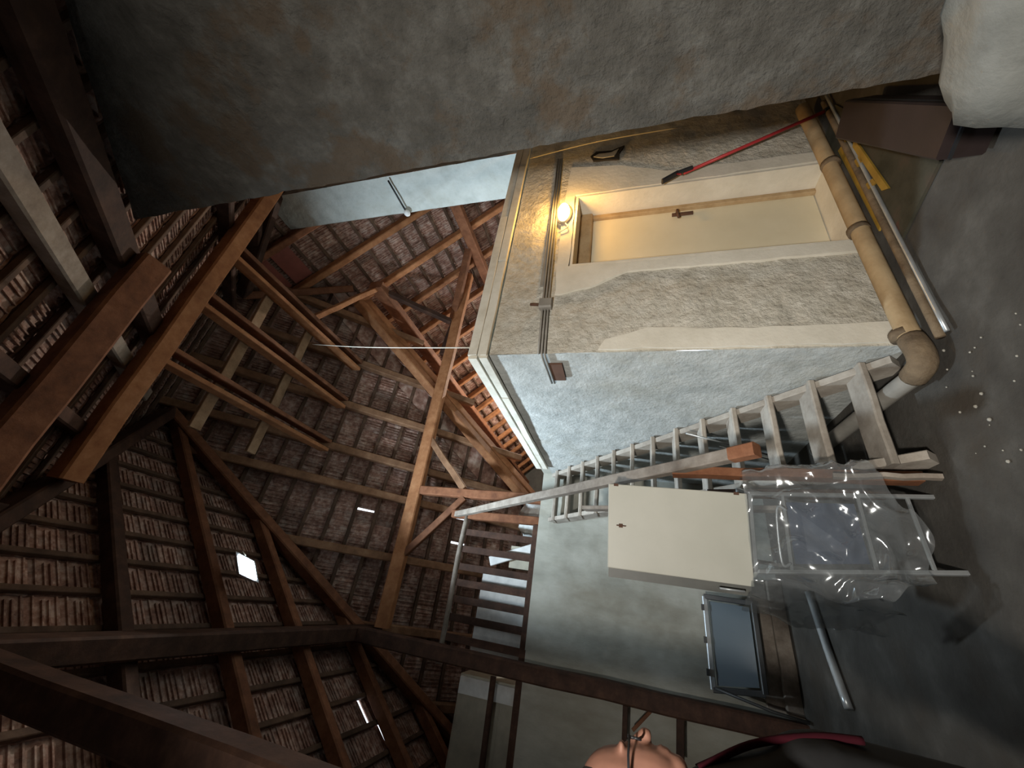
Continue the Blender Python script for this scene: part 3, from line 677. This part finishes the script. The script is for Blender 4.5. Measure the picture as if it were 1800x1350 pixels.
bxx = thing('brown_case', 'long dark brown case on the floor beside the pier', 'case', (2.6,1.6,0))
g = G(); g.beam((3.15,1.84,.115),(2.12,1.38,.115),.22,.18,ch=.05,seg=2).build('case_body', BROWN_BOX, bxx)
G().beam((3.16,1.845,.155),(2.11,1.375,.155),.228,.012,ch=.3).build('lid_seam', BLACK, bxx)
tl_ = thing('reacher_tool', 'red rod gripper with a black jaw leaning beside the door', 'tool', (3.8,2.2,0))
G().tube([(3.80,2.13,.06),(3.42,2.24,1.13)],.013,10).build('rod', RED, tl_, True)
G().beam((3.445,2.215,1.06),(3.40,2.22,1.20),.035,.03,ch=.3).build('sleeve', BLACK, tl_); G().beam((3.405,2.22,1.18),(3.315,2.22,1.31),.022,.05,up=(0,1,0),ch=.3).build('jaw', BLACK, tl_)
G().tube([(3.40,2.22,1.20),(3.37,2.21,1.165),(3.35,2.20,1.16)],.008,8).build('trigger', RED, tl_, True)
G().beam((3.80,2.13,.06),(3.83,2.12,.012),.05,.03,ch=.3).build('grip', BLACK, tl_)
tag(sack('wrapped_bundle', 'big white bundle wrapped in shiny plastic against the pier', (1.66,.52,.33), (.28,.56,.40), BUNDLE, 11, .10), cat='bundle')

# ------------------------------------------------------------------ wall fittings: conduits, junction box, lamp, cords
cd = thing('wall_conduit', 'three thin grey conduits running round the corner of the plaster block', 'conduit', (2.4,BY-.02,2.2))
for k in range(3):
    z = 2.19+.024*k
    G().tube([(4.1,BY-.03,z+.07),(3.1,BY-.03,z+.045),(2.12,BY-.03,z+.02),(BX-.02,BY-.03,z)]+([(BX-.03,BY+.0,z),(BX-.03,2.74,z-.01)] if k < 2 else []),.008,8).build('conduit_tube', WIRE_GREY, cd, True)
G().box((2.3,BY-.022,2.262),(4.12,BY-.004,2.305)).build('backing_strip', WIRE_GREY, cd)
jb = thing('junction_box', 'small grey junction box on the conduits', 'junction box', (2.08,BY-.04,2.23))
b_ = G().beam((2.08,BY-.035,2.18),(2.08,BY-.035,2.28),.10,.06,up=(0,1,0),ch=.2).build('box', WIRE_GREY, jb); G().tube([(2.08,BY-.03,2.28),(2.09,BY-.03,2.36)],.012,8).build('stub', RUST, jb, True)
tag(G().box((BX-.028,2.46,2.08),(BX-.012,2.70,2.19)).build('rust_plate', RUST), 'brown rusty plate on the grey wall below the bent conduits', 'plate')
lp = thing('bulkhead_lamp', 'glowing oval bulkhead lamp above the door, warm yellow', 'lamp', (3.18,BY-.03,2.17))
LAMP_E = emis('warm_lamp_glass', (1,.74,.34), 14)
G().ball((3.18,BY-.03,2.17),(.145,.02,.078),20,8).build('base', WIRE_GREY, lp, True); G().ball((3.18,BY-.05,2.17),(.115,.055,.056),20,10).build('lamp_glass', LAMP_E, lp, True)
G().tube(bez([(3.05,BY-.03,2.15),(2.98,BY-.04,2.12),(2.93,BY-.03,2.2)],5),.006,6).build('lead', CORD_W, lp, True)
ld = bpy.data.lights.new('lamp_light','POINT'); ld.energy = BULB_POWER; ld.color = (1,.54,.13); ld.shadow_soft_size = .05
lo = bpy.data.objects.new('lamp_light', ld); lo.location = (3.18,BY-.14,2.17); link(lo)
tag(G().tube(bez([(4.17,2.30,2.62),(4.21,2.27,1.9),(4.26,2.30,1.12)],6),.006,6).build('pale_string', CORD_W, None, True), 'thin pale cord hanging down the plaster beside the pier', 'cord')
tag(G().tube(bez([(2.77,3.64,6.0),(2.2,2.98,4.42),(1.66,2.30,2.79)],6),.005,6).build('ceiling_cord', CORD_W, None, True), 'thin white string stretched from the high ties to the block corner', 'string')
hb = thing('hanging_socket', 'black cable with a white socket sticking out from the pale chimney', 'socket', (4.5,2.6,4.6))
G().tube([(4.5,2.45,4.61),(4.49,2.88,4.59)],.012,8).build('cable', BLACK, hb, True); G().ball((4.48,2.93,4.58),(.04,.05,.045)).build('socket', WHITE, hb, True)

# ------------------------------------------------------------------ floodlights
LED_E = emis('cold_led_panel', (.80,.93,1), 40)
def floodlight(label, p, aim, power, col, spread, size=.20):
    p, aim = V(p), V(aim); d = (aim-p).normalized()
    t = thing('floodlight', label, 'floodlight', p)
    sd = d.cross(V((0,0,1))).normalized(); u_ = sd.cross(d)
    g = G(); 
    def qd(o, a, b): return [o-sd*a-u_*b, o+sd*a-u_*b, o+sd*a+u_*b, o-sd*a+u_*b]
    f_, k_ = qd(p, size/2+.02, size/2+.02), qd(p-d*.05, size/2-.02, size/2-.02)
    g.add(f_+k_, [(0,1,2,3),(7,6,5,4),(0,4,5,1),(1,5,6,2),(2,6,7,3),(3,7,4,0)]); g.build('housing', ALU, t)
    q = qd(p+d*.004, size/2-.015, size/2-.01); g = G(); g.add(q+[x+d*.004 for x in q], [(4,5,6,7),(0,1,5,4),(1,2,6,5),(2,3,7,6),(3,0,4,7)]); g.build('led_panel', LED_E, t)
    G().beam(p-sd*(size/2+.03)-d*.02, p-sd*(size/2+.03)-d*.02+u_*.14-d*.08,.02,.006).build('bracket', STEEL, t)
    G().tube([p+u_*(size/2+.03), p+u_*(size/2+.1)-d*.02, p+u_*.22-d*.12],.007,6).build('lead', CORD_W, t, True)
    l = bpy.data.lights.new('floodlight_beam','AREA'); l.shape = 'SQUARE'; l.size = size; l.energy = power; l.color = col; l.spread = math.radians(spread)
    lo = bpy.data.objects.new('floodlight_beam', l); link(lo)
    m = Matrix((sd, u_, -d)).transposed().to_4x4(); m.translation = p+d*.02; lo.matrix_world = m
floodlight('bright cold floodlight fixed on the left roof slope', (-.13,3.60,5.40), (3.0,4.3,2.5), LED_POWER, (.72,.88,1), 112, .25)
floodlight('added second floodlight behind the camera, unseen', (-1.0,-.9,2.35), (2.0,2.4,.85), REAR_POWER, (1,.95,.86), 108)  # added unseen lamp, gives the frontal light on door wall and cabinet
def bulb(label, p, power, col):
    t = thing('added_bulb', label, 'lamp', p)
    G().ball(p, .035).build('glass', emis('added_bulb_glass', col, 12), t, True); G().tube([V(p)+V((0,0,.03)),V(p)+V((0,0,.10))],.018).build('holder', BLACK, t, True); G().tube([V(p)+V((0,0,.1)),V(p)+V((0,0,.5))],.005,6).build('flex', BLACK, t, True)
    l = bpy.data.lights.new('added_bulb_light','POINT'); l.energy = power; l.color = col; l.shadow_soft_size = .04
    lo = bpy.data.objects.new('added_bulb_light', l); lo.location = V(p)-V((0,0,.06)); link(lo)
bulb('added bare bulb over the wing of the loft, unseen, standing in for daylight', (5.6,9.6,3.7), LOFT_POWER, (1,.92,.82))  # added unseen bulb, brightens the wing tiles in place of daylight

# ------------------------------------------------------------------ person at the lower edge
def blob(g, a, b, ra, rb, n=7):              # tapered limb of overlapping balls
    a, b = V(a), V(b)
    for i in range(n+1):
        t = i/n; r = ra+(rb-ra)*t; g.ball(a.lerp(b,t), r, 12, 8)
PXP = V((-.385,1.43,0)); fd = V((.97,.23,0)).normalized(); sdv = V((-fd.y, fd.x, 0))
def pp_(f, s, z): return PXP+fd*f+sdv*s+V((0,0,z))
RM = Matrix((fd, sdv, V((0,0,1)))).transposed()
def remesh(o, vox, sm=4):
    r = o.modifiers.new('r','REMESH'); r.mode = 'VOXEL'; r.voxel_size = vox; r.use_smooth_shade = True
    s = o.modifiers.new('s','SMOOTH'); s.iterations = sm; s.factor = .5
ps = thing('person', 'person with glasses in a black jacket with dark red edging, facing the stair', 'person', PXP)
g = G()
HZ = 1.57
g.ball(pp_(-.02,0,HZ+.045),(.098,.076,.105),20,14,RM); g.ball(pp_(.02,0,HZ-.02),(.075,.062,.10),18,12,RM)      # skull, face
g.ball(pp_(.055,0,HZ-.095),(.035,.035,.028),12,8,RM); blob(g, pp_(.075,0,HZ+.035), pp_(.112,0,HZ-.018), .010, .017, 5)  # chin, nose
g.ball(pp_(.086,0,HZ-.055),(.016,.026,.009),10,6,RM); g.ball(pp_(.084,0,HZ-.070),(.016,.024,.010),10,6,RM)      # lips
for s in (-1,1):
    g.ball(pp_(.075,s*.032,HZ+.045),(.016,.026,.009),10,6,RM); g.ball(pp_(-.02,s*.080,HZ),(.020,.010,.034),10,8,RM)
blob(g, pp_(-.03,0,HZ-.06), pp_(-.03,0,1.36), .058, .062)
blob(g, pp_(-.02,0,1.34), pp_(0,0,.95), .12, .14)
for s in (-1,1):
    blob(g, pp_(-.02,s*.10,1.36), pp_(-.02,s*.19,1.35), .065, .06, 3); blob(g, pp_(-.02,s*.20,1.34), pp_(-.05,s*.25,1.06), .05, .042)
    blob(g, pp_(-.05,s*.25,1.06), pp_(.0,s*.26,.82), .04, .028); blob(g, pp_(.0,s*.26,.80), pp_(.01,s*.26,.74), .030, .034, 4)
    for k in range(4):
        a = pp_(.04-.022*k,s*.262,.715); L_ = (.038,.044,.041,.032)[k]
        blob(g, a, a+V((0,0,-L_)), .0095, .009, 4); blob(g, a+V((0,0,-L_)), a+V((0,0,-L_-.028))-sdv*s*.018, .009, .0075, 4)
    blob(g, pp_(.03,s*.25,.77), pp_(.065,s*.235,.715), .012, .009, 4)
    blob(g, pp_(0,s*.09,.92), pp_(.01,s*.10,.50), .085, .06); blob(g, pp_(.01,s*.10,.50), pp_(-.01,s*.10,.09), .055, .04); blob(g, pp_(-.03,s*.10,.045), pp_(.14,s*.11,.04), .04, .035)
o = g.build('body', SKIN, ps); remesh(o, .007, 3)
g = G()                                       # jacket
blob(g, pp_(-.03,0,1.37), pp_(.02,0,1.15), .125, .165); blob(g, pp_(.03,0,1.13), pp_(.03,0,.86), .18, .17)
for s in (-1,1):
    blob(g, pp_(-.02,s*.06,1.40), pp_(-.02,s*.20,1.36), .085, .085, 4); blob(g, pp_(-.02,s*.21,1.35), pp_(-.05,s*.26,1.05), .08, .066); blob(g, pp_(-.05,s*.26,1.05), pp_(0,s*.26,.83), .064, .05)
o = g.build('jacket', JACKET, ps); remesh(o, .014, 4)
g = G(); g.tube([pp_(.055*math.cos(a)+.0,.075*math.sin(a),1.435-.02*math.cos(a)) for a in [k*.35 for k in range(19)]], .02, 8); 
g.tube(bez([pp_(.07,.01,1.425),pp_(.135,.012,1.30),pp_(.188,.012,1.16),pp_(.200,.012,1.06)],6), .009, 8)
g.tube(bez([pp_(.07,-.03,1.425),pp_(.14,-.05,1.30),pp_(.182,-.07,1.16),pp_(.194,-.08,1.06)],6), .009, 8)
g.build('jacket_edging', TRIM_RED, ps, True)
g = G()
for s in (-1,1): blob(g, pp_(0,s*.085,.93), pp_(.01,s*.10,.50), .105, .08); blob(g, pp_(.01,s*.10,.50), pp_(-.01,s*.10,.10), .075, .062)
o = g.build('trousers', TROUSER, ps); remesh(o, .015, 3)
for s in (-1,1):
    g = G(); blob(g, pp_(-.05,s*.10,.045), pp_(.15,s*.11,.042), .045, .042); o = g.build('shoe', BLACK, ps); remesh(o, .012, 2)
g = G(); g.ball(pp_(-.045,0,HZ+.075),(.092,.083,.092),20,12,RM); g.ball(pp_(-.075,0,HZ+.0),(.06,.072,.09),18,10,RM)
o = g.build('hair', HAIR, ps); remesh(o, .009, 2)
g = G(); g.tube([pp_(.098,-.055,HZ+.025),pp_(.10,0,HZ+.028),pp_(.098,.055,HZ+.025)],.0035,6)
for s in (-1,1):
    g.tube([pp_(.098,s*.055,HZ+.025),pp_(.06,s*.075,HZ+.028),pp_(-.03,s*.084,HZ+.025)],.0035,6)
    g.tube([pp_(.097,s*(.034+.024*math.cos(k*.63)),HZ+.012+.017*math.sin(k*.63)) for k in range(11)],.003,6)
g.build('glasses', BLACK, ps, True)

# crumbs of plaster at the foot of the stair
g = G()
for k in range(26):
    x, y = random.uniform(.8,1.5), random.uniform(1.75,2.25); r = random.uniform(.003,.010)
    g.ball((x, y, r*.6), (r, r*random.uniform(.6,1), r*.7), 6, 4)
tag(g.build('plaster_crumbs', STONE), 'scattered pale plaster crumbs on the floor at the foot of the stair', 'rubble', kind='stuff')
